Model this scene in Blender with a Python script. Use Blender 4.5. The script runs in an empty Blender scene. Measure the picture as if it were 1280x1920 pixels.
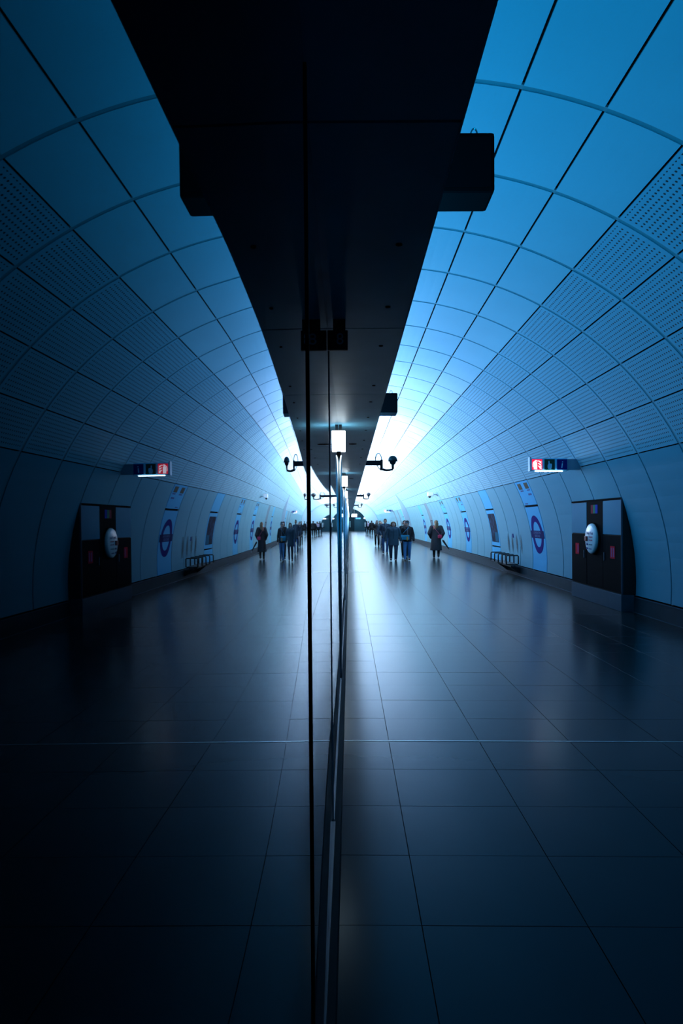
import bpy, bmesh, math, random
from math import sin, cos, pi, radians, degrees, atan2, sqrt
from mathutils import Vector, Matrix
random.seed(4)
S = bpy.context.scene
COL = S.collection
# ------------------------------------------------------------------ camera
FPX, CAMZ = 1280.0, 1.60
cam_d = bpy.data.cameras.new('camera')
cam = bpy.data.objects.new('camera', cam_d); COL.objects.link(cam)
cam_d.sensor_fit = 'VERTICAL'; cam_d.sensor_height = 36.0; cam_d.lens = 24.0
cam_d.clip_start = 0.02; cam_d.clip_end = 400
cam.location = (0, 0, CAMZ)
YAW, PITCH = math.atan(15 / FPX), math.atan(18 / FPX)
cam.rotation_euler = (pi / 2 + PITCH, 0, YAW)
S.camera = cam
# ------------------------------------------------------------------ world, lamps, exposure
S.view_settings.view_transform = 'Standard'; S.view_settings.look = 'None'
S.view_settings.exposure = 0.0; S.view_settings.gamma = 1.0
S.view_settings.use_curve_mapping = False
S.cycles.use_denoising = True
S.cycles.max_bounces = 10; S.cycles.diffuse_bounces = 5; S.cycles.glossy_bounces = 6
S.cycles.caustics_reflective = False; S.cycles.caustics_refractive = False
S.cycles.sample_clamp_indirect = 8.0
W = bpy.data.worlds.new('world'); S.world = W; W.use_nodes = True
W.node_tree.nodes['Background'].inputs[0].default_value = (0.0004, 0.0009, 0.0014, 1)
W.node_tree.nodes['Background'].inputs[1].default_value = 1.0

def area_lamp(name, loc, direction, sx, sy, power, color):
    d = bpy.data.lights.new(name, 'AREA'); d.shape = 'RECTANGLE'; d.size = sx; d.size_y = sy
    d.energy = power; d.color = color
    o = bpy.data.objects.new(name, d); COL.objects.link(o); o.location = loc
    z = -Vector(direction).normalized(); y = Vector((0, 1, 0)); x = y.cross(z).normalized(); y = z.cross(x)
    o.rotation_euler = Matrix((x, y, z)).transposed().to_euler()
    return o
# cold fluorescent troughs on top of the screen header, shining up at the vault; those far along
# the platform burn at full power, the near dim blue ones are added to tint the near vault
LAMPS = [(2.0, 6.0, 50, (0.0, 0.44, 1.0)), (7.5, 5.0, 62, (0.01, 0.45, 1.0)), (13.0, 5.5, 130, (0.07, 0.47, 1.0)),
         (19.0, 6.0, 270, (0.28, 0.55, 1.0)), (26.0, 7.5, 640, (0.52, 0.67, 1.0)), (35, 10, 1250, (0.64, 0.75, 1.0)),
         (48, 15, 1800, (0.70, 0.79, 1.0)), (66, 20, 2400, (0.70, 0.79, 1.0)), (88, 22, 2700, (0.70, 0.79, 1.0)), (108, 16, 2000, (0.70, 0.79, 1.0))]
for (yc, ln, pw, col) in LAMPS:
    area_lamp('uplight', (0.12, yc, 2.98), (0.62, 0, 0.78), 0.16, ln, pw, col)

area_lamp('end_wall_fill', (1.2, 110.5, 4.9), (0, 1, -.35), 4.0, .4, 500, (.5, .75, 1.0))  # unseen fill lamp added to whiten the far end wall

# ------------------------------------------------------------------ helpers
def link(name, me, mat=None, parent=None, loc=None, rot=None):
    o = bpy.data.objects.new(name, me); COL.objects.link(o)
    if mat is not None and me is not None and len(me.materials) == 0:
        me.materials.append(mat)
    if parent is not None: o.parent = parent
    if loc is not None: o.location = loc
    if rot is not None: o.rotation_euler = rot
    return o

def thing(name, label, cat, loc=(0, 0, 0), rotz=0.0, group=None):
    o = bpy.data.objects.new(name, None); COL.objects.link(o); o.empty_display_size = 0.1
    o.location = loc; o.rotation_euler = (0, 0, rotz); o['label'] = label; o['category'] = cat
    if group: o['group'] = group
    return o

def tag(o, label, cat, group=None):
    o['label'] = label; o['category'] = cat
    if group: o['group'] = group
    return o

def struct(o, label=None):
    o['kind'] = 'structure'
    if label: o['label'] = label; 
    return o

def copy_tree(o, parent=None):
    c = o.copy(); COL.objects.link(c)
    if parent is not None: c.parent = parent
    for ch in list(o.children): copy_tree(ch, c)
    return c

class MB:
    """collects shapes into one mesh"""
    def __init__(s): s.v = []; s.f = []; s.uv = {}
    def add(s, vs, fs):
        b = len(s.v); s.v += [tuple(v) for v in vs]; s.f += [tuple(i + b for i in f) for f in fs]
        return s
    def box(s, x0, x1, y0, y1, z0, z1, M=None):
        vs = [(x, y, z) for z in (z0, z1) for y in (y0, y1) for x in (x0, x1)]
        if M is not None: vs = [M @ Vector(v) for v in vs]
        return s.add(vs, [(0, 2, 3, 1), (4, 5, 7, 6), (0, 1, 5, 4), (2, 6, 7, 3), (0, 4, 6, 2), (1, 3, 7, 5)])
    def rbox(s, x0, x1, y0, y1, z0, z1, b=0.01, M=None):
        bm = bmesh.new()
        bmesh.ops.create_cube(bm, size=1)
        for v in bm.verts:
            v.co = Vector((x0 + (v.co.x + .5) * (x1 - x0), y0 + (v.co.y + .5) * (y1 - y0), z0 + (v.co.z + .5) * (z1 - z0)))
        bmesh.ops.bevel(bm, geom=bm.edges[:], offset=b, segments=2, affect='EDGES', profile=0.6)
        if M is not None: bm.transform(M)
        bm.verts.index_update()
        s.add([v.co.copy() for v in bm.verts], [[v.index for v in f.verts] for f in bm.faces]); bm.free()
        return s
    def tube(s, pts, r, n=10, caps=True):
        pts = [Vector(p) for p in pts]; rs = r if isinstance(r, (list, tuple)) else [r] * len(pts)
        rings = []; prev = None
        for i, p in enumerate(pts):
            t = (pts[min(i + 1, len(pts) - 1)] - pts[max(i - 1, 0)]).normalized()
            if prev is None:
                a = Vector((0, 0, 1)) if abs(t.z) < .9 else Vector((1, 0, 0))
                u = t.cross(a).normalized()
            else:
                u = (prev - t * prev.dot(t)).normalized()
            prev = u; w = t.cross(u)
            rings.append([p + (u * cos(2 * pi * k / n) + w * sin(2 * pi * k / n)) * rs[i] for k in range(n)])
        vs = [v for rr in rings for v in rr]; fs = []
        for i in range(len(rings) - 1):
            for k in range(n):
                a, b = i * n + k, i * n + (k + 1) % n
                fs.append((a, b, b + n, a + n))
        if caps:
            fs.append(tuple(range(n - 1, -1, -1))); fs.append(tuple((len(rings) - 1) * n + k for k in range(n)))
        return s.add(vs, fs)
    def lathe(s, prof, n=24, M=None):
        vs = []; fs = []
        for (r, z) in prof:
            for k in range(n):
                vs.append(Vector((r * cos(2 * pi * k / n), r * sin(2 * pi * k / n), z)))
        for i in range(len(prof) - 1):
            for k in range(n):
                a, b = i * n + k, i * n + (k + 1) % n
                fs.append((a, b, b + n, a + n))
        fs.append(tuple(range(n - 1, -1, -1))); fs.append(tuple((len(prof) - 1) * n + k for k in range(n)))
        if M is not None: vs = [M @ v for v in vs]
        return s.add(vs, fs)
    def ball(s, c, r, n=16, m=10):
        c = Vector(c); r = Vector(r) if not isinstance(r, (int, float)) else Vector((r, r, r))
        vs = [c + Vector((0, 0, r.z))]
        for i in range(1, m):
            for k in range(n):
                a, b = pi * i / m, 2 * pi * k / n
                vs.append(c + Vector((r.x * sin(a) * cos(b), r.y * sin(a) * sin(b), r.z * cos(a))))
        vs.append(c - Vector((0, 0, r.z))); e = len(vs) - 1; fs = []
        for k in range(n):
            fs.append((0, 1 + k, 1 + (k + 1) % n))
            fs.append((e, 1 + (m - 2) * n + (k + 1) % n, 1 + (m - 2) * n + k))
        for i in range(m - 2):
            for k in range(n):
                a, b = 1 + i * n + k, 1 + i * n + (k + 1) % n
                fs.append((a, a + n, b + n, b))
        return s.add(vs, fs)
    def prism(s, poly, d0, d1, frame):
        """extrude a 2-D polygon between depths d0, d1; frame(u, v, d) -> point"""
        n = len(poly)
        vs = [frame(u, v, d0) for (u, v) in poly] + [frame(u, v, d1) for (u, v) in poly]
        fs = [tuple(range(n)), tuple(range(2 * n - 1, n - 1, -1))]
        fs += [(i, i + n, (i + 1) % n + n, (i + 1) % n) for i in range(n)]
        return s.add(vs, fs)
    def mesh(s, name, smooth=False):
        me = bpy.data.meshes.new(name); me.from_pydata(s.v, [], s.f); me.update()
        bm = bmesh.new(); bm.from_mesh(me); bmesh.ops.recalc_face_normals(bm, faces=bm.faces[:]); bm.to_mesh(me); bm.free()
        if smooth:
            for p in me.polygons: p.use_smooth = True
        return me
    def obj(s, name, mat, parent=None, smooth=False, loc=None, rot=None):
        return link(name, s.mesh(name, smooth), mat, parent, loc, rot)

# ------------------------------------------------------------------ materials
MATS = {}
def mat(name, color, rough=0.5, metal=0.0, var=0.0, scale=8.0, spec=0.5, emit=None, estr=0.0, bump=0.0, coords='Object'):
    if name in MATS: return MATS[name]
    m = bpy.data.materials.new(name); m.use_nodes = True; nt = m.node_tree; b = nt.nodes['Principled BSDF']
    b.inputs['Base Color'].default_value = (*color, 1); b.inputs['Roughness'].default_value = rough
    b.inputs['Metallic'].default_value = metal; b.inputs['Specular IOR Level'].default_value = spec
    if emit: b.inputs['Emission Color'].default_value = (*emit, 1); b.inputs['Emission Strength'].default_value = estr
    if var or bump:
        tc = nt.nodes.new('ShaderNodeTexCoord'); nz = nt.nodes.new('ShaderNodeTexNoise'); nz.inputs['Scale'].default_value = scale
        nz.inputs['Detail'].default_value = 5
        nt.links.new(tc.outputs[coords], nz.inputs['Vector'])
        if var:
            mx = nt.nodes.new('ShaderNodeMix'); mx.data_type = 'RGBA'
            mx.inputs[6].default_value = (*[c * (1 - var) for c in color], 1); mx.inputs[7].default_value = (*[min(1, c * (1 + var)) for c in color], 1)
            nt.links.new(nz.outputs['Fac'], mx.inputs[0]); nt.links.new(mx.outputs[2], b.inputs['Base Color'])
        if bump:
            bp = nt.nodes.new('ShaderNodeBump'); bp.inputs['Strength'].default_value = bump; bp.inputs['Distance'].default_value = 0.004
            nt.links.new(nz.outputs['Fac'], bp.inputs['Height']); nt.links.new(bp.outputs['Normal'], b.inputs['Normal'])
    MATS[name] = m; return m

def math_node(nt, op, a, b=None):
    n = nt.nodes.new('ShaderNodeMath'); n.operation = op
    for i, x in enumerate((a, b)):
        if x is None: continue
        if isinstance(x, (int, float)): n.inputs[i].default_value = x
        else: nt.links.new(x, n.inputs[i])
    return n.outputs[0]

def perforated():
    m = bpy.data.materials.new('perforated_enamel'); m.use_nodes = True; nt = m.node_tree; b = nt.nodes['Principled BSDF']
    uv = nt.nodes.new('ShaderNodeUVMap'); uv.uv_map = 'UVMap'
    sp = nt.nodes.new('ShaderNodeSeparateXYZ'); nt.links.new(uv.outputs[0], sp.inputs[0])
    P = 0.0545; Q = 0.0630
    fu = math_node(nt, 'SUBTRACT', math_node(nt, 'FRACT', math_node(nt, 'DIVIDE', sp.outputs[0], P)), .5)
    fv = math_node(nt, 'SUBTRACT', math_node(nt, 'FRACT', math_node(nt, 'DIVIDE', sp.outputs[1], Q)), .5)
    fu = math_node(nt, 'MULTIPLY', fu, P); fv = math_node(nt, 'MULTIPLY', fv, Q)
    d = math_node(nt, 'SQRT', math_node(nt, 'ADD', math_node(nt, 'MULTIPLY', fu, fu), math_node(nt, 'MULTIPLY', fv, fv)))
    hole = math_node(nt, 'LESS_THAN', d, 0.0125)
    # plain margins round each panel
    mu = math_node(nt, 'GREATER_THAN', sp.outputs[0], 0.05); mu2 = math_node(nt, 'LESS_THAN', sp.outputs[0], 1.25)
    mv = math_node(nt, 'GREATER_THAN', sp.outputs[1], 0.03); mv2 = math_node(nt, 'LESS_THAN', sp.outputs[1], 0.64)
    for q in (mu, mu2, mv, mv2): hole = math_node(nt, 'MULTIPLY', hole, q)
    mx = nt.nodes.new('ShaderNodeMix'); mx.data_type = 'RGBA'; nt.links.new(hole, mx.inputs[0])
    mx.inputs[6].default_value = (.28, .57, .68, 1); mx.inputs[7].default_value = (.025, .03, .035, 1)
    nt.links.new(mx.outputs[2], b.inputs['Base Color']); b.inputs['Roughness'].default_value = .5; b.inputs['Specular IOR Level'].default_value = .25
    return m

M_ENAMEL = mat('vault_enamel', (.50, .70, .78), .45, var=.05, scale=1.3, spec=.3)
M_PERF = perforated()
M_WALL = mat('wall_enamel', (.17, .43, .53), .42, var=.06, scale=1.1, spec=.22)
M_BLACK = mat('joint_black', (.005, .006, .007), .9, spec=.05)
M_RIB = mat('joint_gasket', (.30, .36, .40), .6)
M_TILE = mat('floor_terrazzo', (.032, .036, .038), .215, var=.07, scale=3, spec=.10)
M_TILE2 = mat('floor_terrazzo_far', (.032, .036, .038), .215, var=.07, scale=3, spec=.10)
for m_ in (M_TILE, M_TILE2): m_.node_tree.nodes['Principled BSDF'].inputs['Specular Tint'].default_value = (.36, .82, 1, 1)
M_GROUT = mat('floor_grout', (.016, .018, .02), .5, spec=.15)
M_STEEL = mat('brushed_steel', (.55, .58, .60), .32, metal=1.0)
M_POST = mat('post_steel', (.86, .90, .94), .28, metal=1.0)
M_DARKSTEEL = mat('dark_steel', (.05, .055, .06), .4, metal=.6)
M_SOFFIT = mat('soffit_paint', (.17, .50, .68), .45, spec=.18, var=.2, scale=3.0)
M_SKIRT = mat('skirting_paint', (.04, .055, .065), .6, var=.2, scale=4, spec=.15)
M_BLUEFILM = mat('poster_blue_white', (.10, .50, .80), .5, var=.04, scale=2, spec=.12)
M_NAVY = mat('roundel_navy', (.012, .004, .17), .6, spec=.05)
M_DARKBOX = mat('black_plastic', (.018, .02, .022), .5)
M_GREYPL = mat('grey_plinth', (.10, .12, .15), .6, var=.1, spec=.15)
M_WHITE = mat('white_plastic', (.80, .83, .85), .28)
M_LITWHITE = mat('lit_white', (.8, .85, .9), .5, emit=(.75, .9, 1.0), estr=9.0)
M_DULLWHITE = mat('picto_white', (.55, .75, .9), .5)

def glass_mat():
    m = bpy.data.materials.new('screen_glass'); m.use_nodes = True; nt = m.node_tree
    for n in list(nt.nodes): nt.nodes.remove(n)
    out = nt.nodes.new('ShaderNodeOutputMaterial'); mix = nt.nodes.new('ShaderNodeMixShader')
    fr = nt.nodes.new('ShaderNodeFresnel'); fr.inputs['IOR'].default_value = 1.48
    gl = nt.nodes.new('ShaderNodeBsdfGlossy'); gl.inputs['Roughness'].default_value = 0.012; gl.inputs['Color'].default_value = (.97, .98, 1, 1)
    tr = nt.nodes.new('ShaderNodeBsdfTransparent'); tr.inputs['Color'].default_value = (.10, .12, .14, 1)
    nt.links.new(fr.outputs[0], mix.inputs[0]); nt.links.new(tr.outputs[0], mix.inputs[1]); nt.links.new(gl.outputs[0], mix.inputs[2])
    nt.links.new(mix.outputs[0], out.inputs[0]); return m
M_GLASS = glass_mat()

# ------------------------------------------------------------------ tunnel lining
R, CX, CZ, L = 4.58, 0.4846, CAMZ - 1.0375, 1.352
STEP = 8.56
ROWS = [96.5, 87.41] + [78.85 - STEP * i for i in range(7)]      # edges of the ceiling rows
WALL_TOP, WALL_BOT = ROWS[-1], -3.47
YEND = 118.0
KEND = int(YEND / L)
def arc(y, th, r): return Vector((CX + r * cos(radians(th)), y, CZ + r * sin(radians(th))))

def curved_plate(t0, t1, y0, y1, r_face, thick, seg, uvname=True, gap_t=0.14, name='panel'):
    """plate following the vault between angles t0 > t1, with bevel-like side faces and UV in metres"""
    t0 -= gap_t; t1 += gap_t
    vs = []; fs = []
    for (r) in (r_face, r_face + thick):
        for i in range(seg + 1):
            th = t0 + (t1 - t0) * i / seg
            for y in (y0, y1): vs.append(arc(y, th, r))
    n = (seg + 1) * 2
    for i in range(seg):
        a = 2 * i
        fs.append((a, a + 1, a + 3, a + 2)); fs.append((n + a, n + a + 2, n + a + 3, n + a + 1))
        fs.append((a, a + 2, n + a + 2, n + a)); fs.append((a + 1, n + a + 1, n + a + 3, a + 3))
    fs.append((0, n, n + 1, 1)); e = 2 * seg; fs.append((e, e + 1, n + e + 1, n + e))
    uvs = []
    for q in range(2):
        for i in range(seg + 1):
            for y in (y0, y1): uvs.append((y - y0, radians(abs(t0 - (t0 + (t1 - t0) * i / seg))) * R))
    return vs, fs, uvs

def plate_mesh(name, plates, mt):
    vs = []; fs = []; uvs = []
    for (v, f, u) in plates:
        b = len(vs); vs += v; fs += [tuple(i + b for i in ff) for ff in f]; uvs += u
    me = bpy.data.meshes.new(name); me.from_pydata([tuple(v) for v in vs], [], fs); me.update()
    ul = me.uv_layers.new(name='UVMap')
    for lp in me.loops: ul.data[lp.index].uv = uvs[lp.vertex_index]
    bm = bmesh.new(); bm.from_mesh(me); bmesh.ops.recalc_face_normals(bm, faces=bm.faces[:]); bm.to_mesh(me); bm.free()
    me.materials.append(mt); return me

# dark shell behind the cladding
def shell(t0, t1, y0, y1, r0, r1, name, mt, seg=26):
    v, f, u = curved_plate(t0, t1, y0, y1, r0, r1 - r0, seg, gap_t=0)
    return link(name, plate_mesh(name, [(v, f, u)], mt))
GAPY = 0.028                                                        # half a ring joint
ceiling = struct(shell(97.4, WALL_TOP, -8, YEND, R + .035, R + .10, 'ceiling', M_BLACK), 'curved vault of white enamel panels, upper rows perforated')
wall_right = struct(shell(WALL_TOP, -9.0, -8, YEND, R + .035, R + .10, 'wall_right', M_BLACK), 'curved lower wall of tall white enamel panels')
KA, KB = 2, 22
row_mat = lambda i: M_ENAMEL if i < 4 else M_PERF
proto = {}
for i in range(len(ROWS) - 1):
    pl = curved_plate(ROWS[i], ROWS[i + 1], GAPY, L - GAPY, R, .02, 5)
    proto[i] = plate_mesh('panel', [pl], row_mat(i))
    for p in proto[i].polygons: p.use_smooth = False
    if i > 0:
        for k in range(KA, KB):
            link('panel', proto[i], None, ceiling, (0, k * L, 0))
# the rest of the vault: real plates, joined
for mt, rows, nm in ((M_ENAMEL, (0, 1, 2, 3), 'plain_panels'), (M_PERF, (4, 5, 6, 7), 'perforated_panels')):
    pls = []
    for i in rows:
        ks = list(range(-5, KA)) + list(range(KB, KEND))
        if i == 0: ks = list(range(-5, KEND))
        for k in ks:
            pls.append(curved_plate(ROWS[i], ROWS[i + 1], k * L + GAPY, (k + 1) * L - GAPY, R, .02, 3))
    o = link(nm, plate_mesh(nm, pls, mt), None, ceiling); o['kind'] = 'stuff'
# ring joint strips
rp = [curved_plate(97.2, WALL_TOP, k * L - GAPY, k * L + GAPY, R + .008, .02, 24, gap_t=0) for k in range(-4, KEND)]
o = link('ring_joint', plate_mesh('ring_joint', rp, M_RIB), None, ceiling); o['kind'] = 'stuff'
rp = [curved_plate(WALL_TOP, WALL_BOT, k * L - GAPY * .8, k * L + GAPY * .8, R + .012, .02, 10, gap_t=0) for k in range(-4, KEND)]
o = link('ring_joint', plate_mesh('wall_ring_joint', rp, M_RIB), None, wall_right); o['kind'] = 'stuff'

ROUNDELS = [13, 21, 25, 33, 45]; POSTERS = [17]; DARKSLOT = [30, 48, 52]
HELP = (9, 10); OPENING = ()
special = set(ROUNDELS + POSTERS + DARKSLOT + list(HELP) + list(OPENING))
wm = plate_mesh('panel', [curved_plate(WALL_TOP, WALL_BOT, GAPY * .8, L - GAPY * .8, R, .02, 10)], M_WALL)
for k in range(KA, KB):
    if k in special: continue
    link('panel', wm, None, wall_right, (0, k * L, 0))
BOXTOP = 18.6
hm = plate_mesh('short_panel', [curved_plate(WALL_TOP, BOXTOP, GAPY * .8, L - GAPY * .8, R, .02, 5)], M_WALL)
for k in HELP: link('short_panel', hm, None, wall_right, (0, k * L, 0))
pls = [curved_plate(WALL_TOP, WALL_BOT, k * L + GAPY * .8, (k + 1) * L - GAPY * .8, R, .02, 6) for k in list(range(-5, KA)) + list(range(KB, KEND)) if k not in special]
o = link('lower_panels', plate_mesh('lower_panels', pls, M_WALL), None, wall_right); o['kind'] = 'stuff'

# ------------------------------------------------------------------ floor
floor_o = struct(MB().box(-4.3, 5.06, -8, YEND + 12, -.12, -.012).obj('floor', M_GROUT), 'grey terrazzo tile floor')
TX0, TX, TY0, TY = .286, .657, 5.007, .569
G = .0014
cols = [(TX0 + TX * (i - 1), TX0 + TX * i) for i in range(0, 9)]
cols = [(max(a, -.37), min(b, 5.04)) for a, b in cols]
tile_me = {}
j0 = -6
for j in range(j0, 13):
    y0 = TY0 + TY * j
    for ci, (a, b) in enumerate(cols):
        w = round(b - a, 3)
        if w not in tile_me:
            bm_ = MB(); bev = .0007
            x0, x1, yy0, yy1 = G, w - G, G, TY - G
            bm_.add([(x0, yy0, -.02), (x1, yy0, -.02), (x1, yy1, -.02), (x0, yy1, -.02),
                     (x0, yy0, -bev), (x1, yy0, -bev), (x1, yy1, -bev), (x0, yy1, -bev),
                     (x0 + bev, yy0 + bev, 0), (x1 - bev, yy0 + bev, 0), (x1 - bev, yy1 - bev, 0), (x0 + bev, yy1 - bev, 0)],
                    [(8, 9, 10, 11)] + [(i, (i + 1) % 4, 4 + (i + 1) % 4, 4 + i) for i in range(4)] + [(4 + i, 4 + (i + 1) % 4, 8 + (i + 1) % 4, 8 + i) for i in range(4)])
            tile_me[w] = bm_.mesh('tile'); tile_me[w].materials.append(M_TILE)
        if j < -5: continue
        link('tile', tile_me[w], None, floor_o, (a, y0, random.uniform(-.0006, .0006)))
far = MB()
for j in list(range(-22, -5)) + list(range(13, int((YEND + 8) / TY))):
    y0 = TY0 + TY * j
    for (a, b) in cols:
        far.add([(a + G, y0 + G, 0), (b - G, y0 + G, 0), (b - G, y0 + TY - G, 0), (a + G, y0 + TY - G, 0)], [(0, 1, 2, 3)])
o = far.obj('far_tiles', M_TILE2, floor_o); o['kind'] = 'stuff'
for yy, w, x0, x1, nm in ((TY0 - .006, .012, -.37, 5.0, 'joint_strip'), (21.7, .12, -.05, .62, 'drain_cover')):
    MB().box(x0, x1, yy, yy + w, -.01, .0025).obj(nm, M_STEEL, floor_o)

# skirting: dark cove under the wall panels, with a thin bright nosing on top
zb = arc(0, WALL_BOT, R).z
base = MB()
segs = [(-8, HELP[0] * L), ((HELP[1] + 1) * L, YEND)]
for (a, b) in segs:
    base.add([(5.03, a, 0), (5.045, a, zb - .03), (5.12, a, zb - .03), (5.12, a, 0), (5.03, b, 0), (5.045, b, zb - .03), (5.12, b, zb - .03), (5.12, b, 0)],
             [(0, 4, 5, 1), (1, 5, 6, 2), (0, 1, 2, 3), (4, 7, 6, 5), (2, 6, 7, 3), (0, 3, 7, 4)])
baseboard = struct(base.obj('baseboard_right', M_SKIRT), 'dark painted skirting along the foot of the curved wall')
tr = MB()
for (a, b) in segs:
    tr.box(5.035, 5.07, a, b, zb - .030, zb - .018); tr.box(5.0, 5.03, a, b, 0, .006)
tr.obj('nosing', M_GREYPL, baseboard)

# ------------------------------------------------------------------ platform screen on the left
LEAN = 0.010
A_KEYS = [(-1, .00625), (.44, .00625), (.61, .0012), (.80, -.0055), (.92, -.0094), (1.26, -.016), (1.45, -.017), (1.4501, -.010), (3.6, -.004), (3.601, .0), (200, .0)]
def a_of(y):
    for (p, q) in zip(A_KEYS, A_KEYS[1:]):
        if p[0] <= y <= q[0]: return p[1] + (q[1] - p[1]) * (y - p[0]) / (q[0] - p[0])
    return A_KEYS[-1][1]
_xs = {}
def build_x():
    x = -.079; y = .30; st = .005
    _xs[round(y / st)] = x
    while y < 8:
        x += a_of(y + st / 2) * st; y += st; _xs[round(y / st)] = x
    x = -.079; y = .30
    while y > -2:
        x -= a_of(y - st / 2) * st; y -= st; _xs[round(y / st)] = x
build_x()
def gx(y, z):
    q = min(y, 7.9) / .005; i = math.floor(q); f = q - i
    return _xs[i] * (1 - f) + _xs[i + 1] * f - LEAN * (z - CAMZ)
SOF = 2.58                                                          # underside of the header
def pane_mesh(y0, y1, ny, nz):
    vs = []; fs = []
    for side in (0, -.012):
        for iy in range(ny + 1):
            y = y0 + (y1 - y0) * iy / ny
            for iz in range(nz + 1):
                z = .03 + (SOF - .05) * iz / nz
                vs.append((gx(y, z) + side, y, z))
    n = (ny + 1) * (nz + 1)
    I = lambda s, a, b: s * n + a * (nz + 1) + b
    for a in range(ny):
        for b in range(nz):
            fs.append((I(0, a, b), I(0, a + 1, b), I(0, a + 1, b + 1), I(0, a, b + 1)))
    fs += [(I(1, 0, 0), I(1, 0, nz), I(1, ny, nz), I(1, ny, 0))]
    me = bpy.data.meshes.new('pane'); me.from_pydata(vs, [], fs); me.update()
    for p in me.polygons: p.use_smooth = len(p.vertices) == 4 and p.index < len(fs) - 1
    me.materials.append(M_GLASS); return me

JOINTS = [1.45, 3.60]
def screen(y0, y1, ny, label, name='glass_screen'):
    ym = (y0 + y1) / 2
    t = thing(name, label, 'glass screen', (gx(ym, 0), ym, 0), 0, 'glass screens along the platform edge')
    inv = Matrix.Translation((-gx(ym, 0), -ym, 0))
    me = pane_mesh(y0 + .012, y1 - .012, ny, 8); me.transform(inv); link('pane', me, None, t)
    k = MB(); k.box(gx(ym, 0) - .05, gx(ym, 0) + .006, y0 + .012, y1 - .012, .0, .035); mm = k.mesh('bottom_rail'); mm.transform(inv)
    link('bottom_rail', mm, M_DARKSTEEL, t)
    return t
def mullion(y, w, label, mt=None):
    m = MB()
    xb, xt = gx(y, 0), gx(y, SOF)
    m.add([(xb - .03, y - w, 0), (xb + .004, y - w, 0), (xb + .004, y + w, 0), (xb - .03, y + w, 0),
           (xt - .03, y - w, SOF), (xt + .004, y - w, SOF), (xt + .004, y + w, SOF), (xt - .03, y + w, SOF)],
          [(0, 1, 5, 4), (1, 2, 6, 5), (2, 3, 7, 6), (3, 0, 4, 7), (0, 3, 2, 1), (4, 5, 6, 7)])
    o = m.obj('mullion', mt or M_BLACK); tag(o, label, 'mullion'); return o
screen(-1.2, 1.45, 150, 'nearest wide dark glass pane, filling the left of the view with its reflection')
screen(1.45, 3.60, 140, 'second glass pane from the camera, between the two black upright seams')
screen(3.60, 6.88, 30, 'third glass pane, narrow in view, ending at the nearest steel post')
mullion(1.45, .009, 'thick black upright seam between the two nearest glass panes')
mullion(3.60, .005, 'thin dark upright seam left of the nearest steel post', mat('seam_grey', (.16, .24, .32), .4))
PX = gx(6.9, CAMZ)
ORD = ['first', 'second', 'third', 'fourth', 'fifth', 'sixth', 'seventh', 'eighth', 'ninth', 'tenth', 'eleventh', 'twelfth', 'thirteenth', 'fourteenth', 'fifteenth', 'sixteenth']
POSTS = [6.9 + 6.85 * i for i in range(16)]
for i in range(15):
    a, b = POSTS[i] + .03, POSTS[i + 1] - .03
    screen(a, b, 2, 'glass pane between the %s and the %s steel post of the screen' % (ORD[i], ORD[i + 1]))
for i, y in enumerate(POSTS):
    lab = ['nearest tall steel post of the glass screen, under a lit box', 'second steel post along the glass screen, just beyond the nearest one'][i] if i < 2 else '%s steel post along the glass screen, counting from the nearest' % ORD[i]
    x = gx(y, 1.2)
    t = thing('screen_post', lab, 'post', (x, y, 0), 0, 'steel posts along the glass screen' )
    m = MB(); m.lathe([(.021, .012), (.021, 2.27)], 24); m.obj('shaft', M_POST, t, True)
    MB().rbox(-.03, .026, -.027, .027, 0, .012, .003).obj('base_plate', M_DARKSTEEL, t)
    MB().box(-.025, .010, -.03, .03, 2.27, 2.31).obj('collar', M_BLACK, t)
    lab = ['big lit white box on top of the nearest steel post', 'small lit white box on top of the second steel post'][i] if i < 2 else 'tiny lit box on top of the %s steel post, counting from the nearest' % ORD[i]
    t2 = thing('indicator_light', lab, 'light', (x, y, 2.31), 0, 'lit boxes on the screen posts')
    MB().rbox(-.02, .055 if i < 2 else .035, -.05, .05, 0, .205, .006).obj('diffuser', M_LITWHITE, t2)
    MB().box(-.01, .02, -.02, .02, .205, .27).obj('hanger', M_DARKSTEEL, t2)
thr = MB(); thr.add([(-.36, -8, 0), (-.04, -8, 0), (-.04, YEND, 0), (-.36, YEND, 0), (-.36, -8, .02), (-.046, -8, .012), (-.046, YEND, .012), (-.36, YEND, .02)],
        [(0, 1, 5, 4), (1, 2, 6, 5), (2, 3, 7, 6), (3, 0, 4, 7), (4, 5, 6, 7)])
struct(thr.obj('trim_1', mat('threshold_black', (.012, .013, .015), .7, spec=.1)), 'dark metal threshold strip along the foot of the glass screen')

# header above the screen with its soffit panels
XS = .2797
hd = thing('screen_header', 'long dark header box above the glass screen', 'header', (0, 0, SOF))
MB().box(-.36, XS - .005, -8, YEND, .012, .24).obj('header_box', M_DARKSTEEL, hd)
MB().box(XS - .005, XS, -8, YEND, .0, .24).obj('fascia', M_SOFFIT, hd)
SJ = [1.66 + 1.79 * i for i in range(-5, 65)]
sp_me = MB().box(-.34, XS - .006, .006, 1.784, 0, .012).mesh('soffit_panel'); sp_me.materials.append(M_SOFFIT)
for i, y in enumerate(SJ[:-1]):
    if y < 20: link('soffit_panel', sp_me, None, hd, (0, y, 0))
fs_ = MB()
for y in SJ[:-1]:
    if y >= 20: fs_.box(-.34, XS - .006, y + .006, y + 1.784, 0, .012)
o = fs_.obj('far_soffit_panels', M_SOFFIT, hd); o['kind'] = 'stuff'
sc = MB().lathe([(.012, -.004), (.012, .002)], 10).mesh('screw'); sc.materials.append(M_BLACK)
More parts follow.
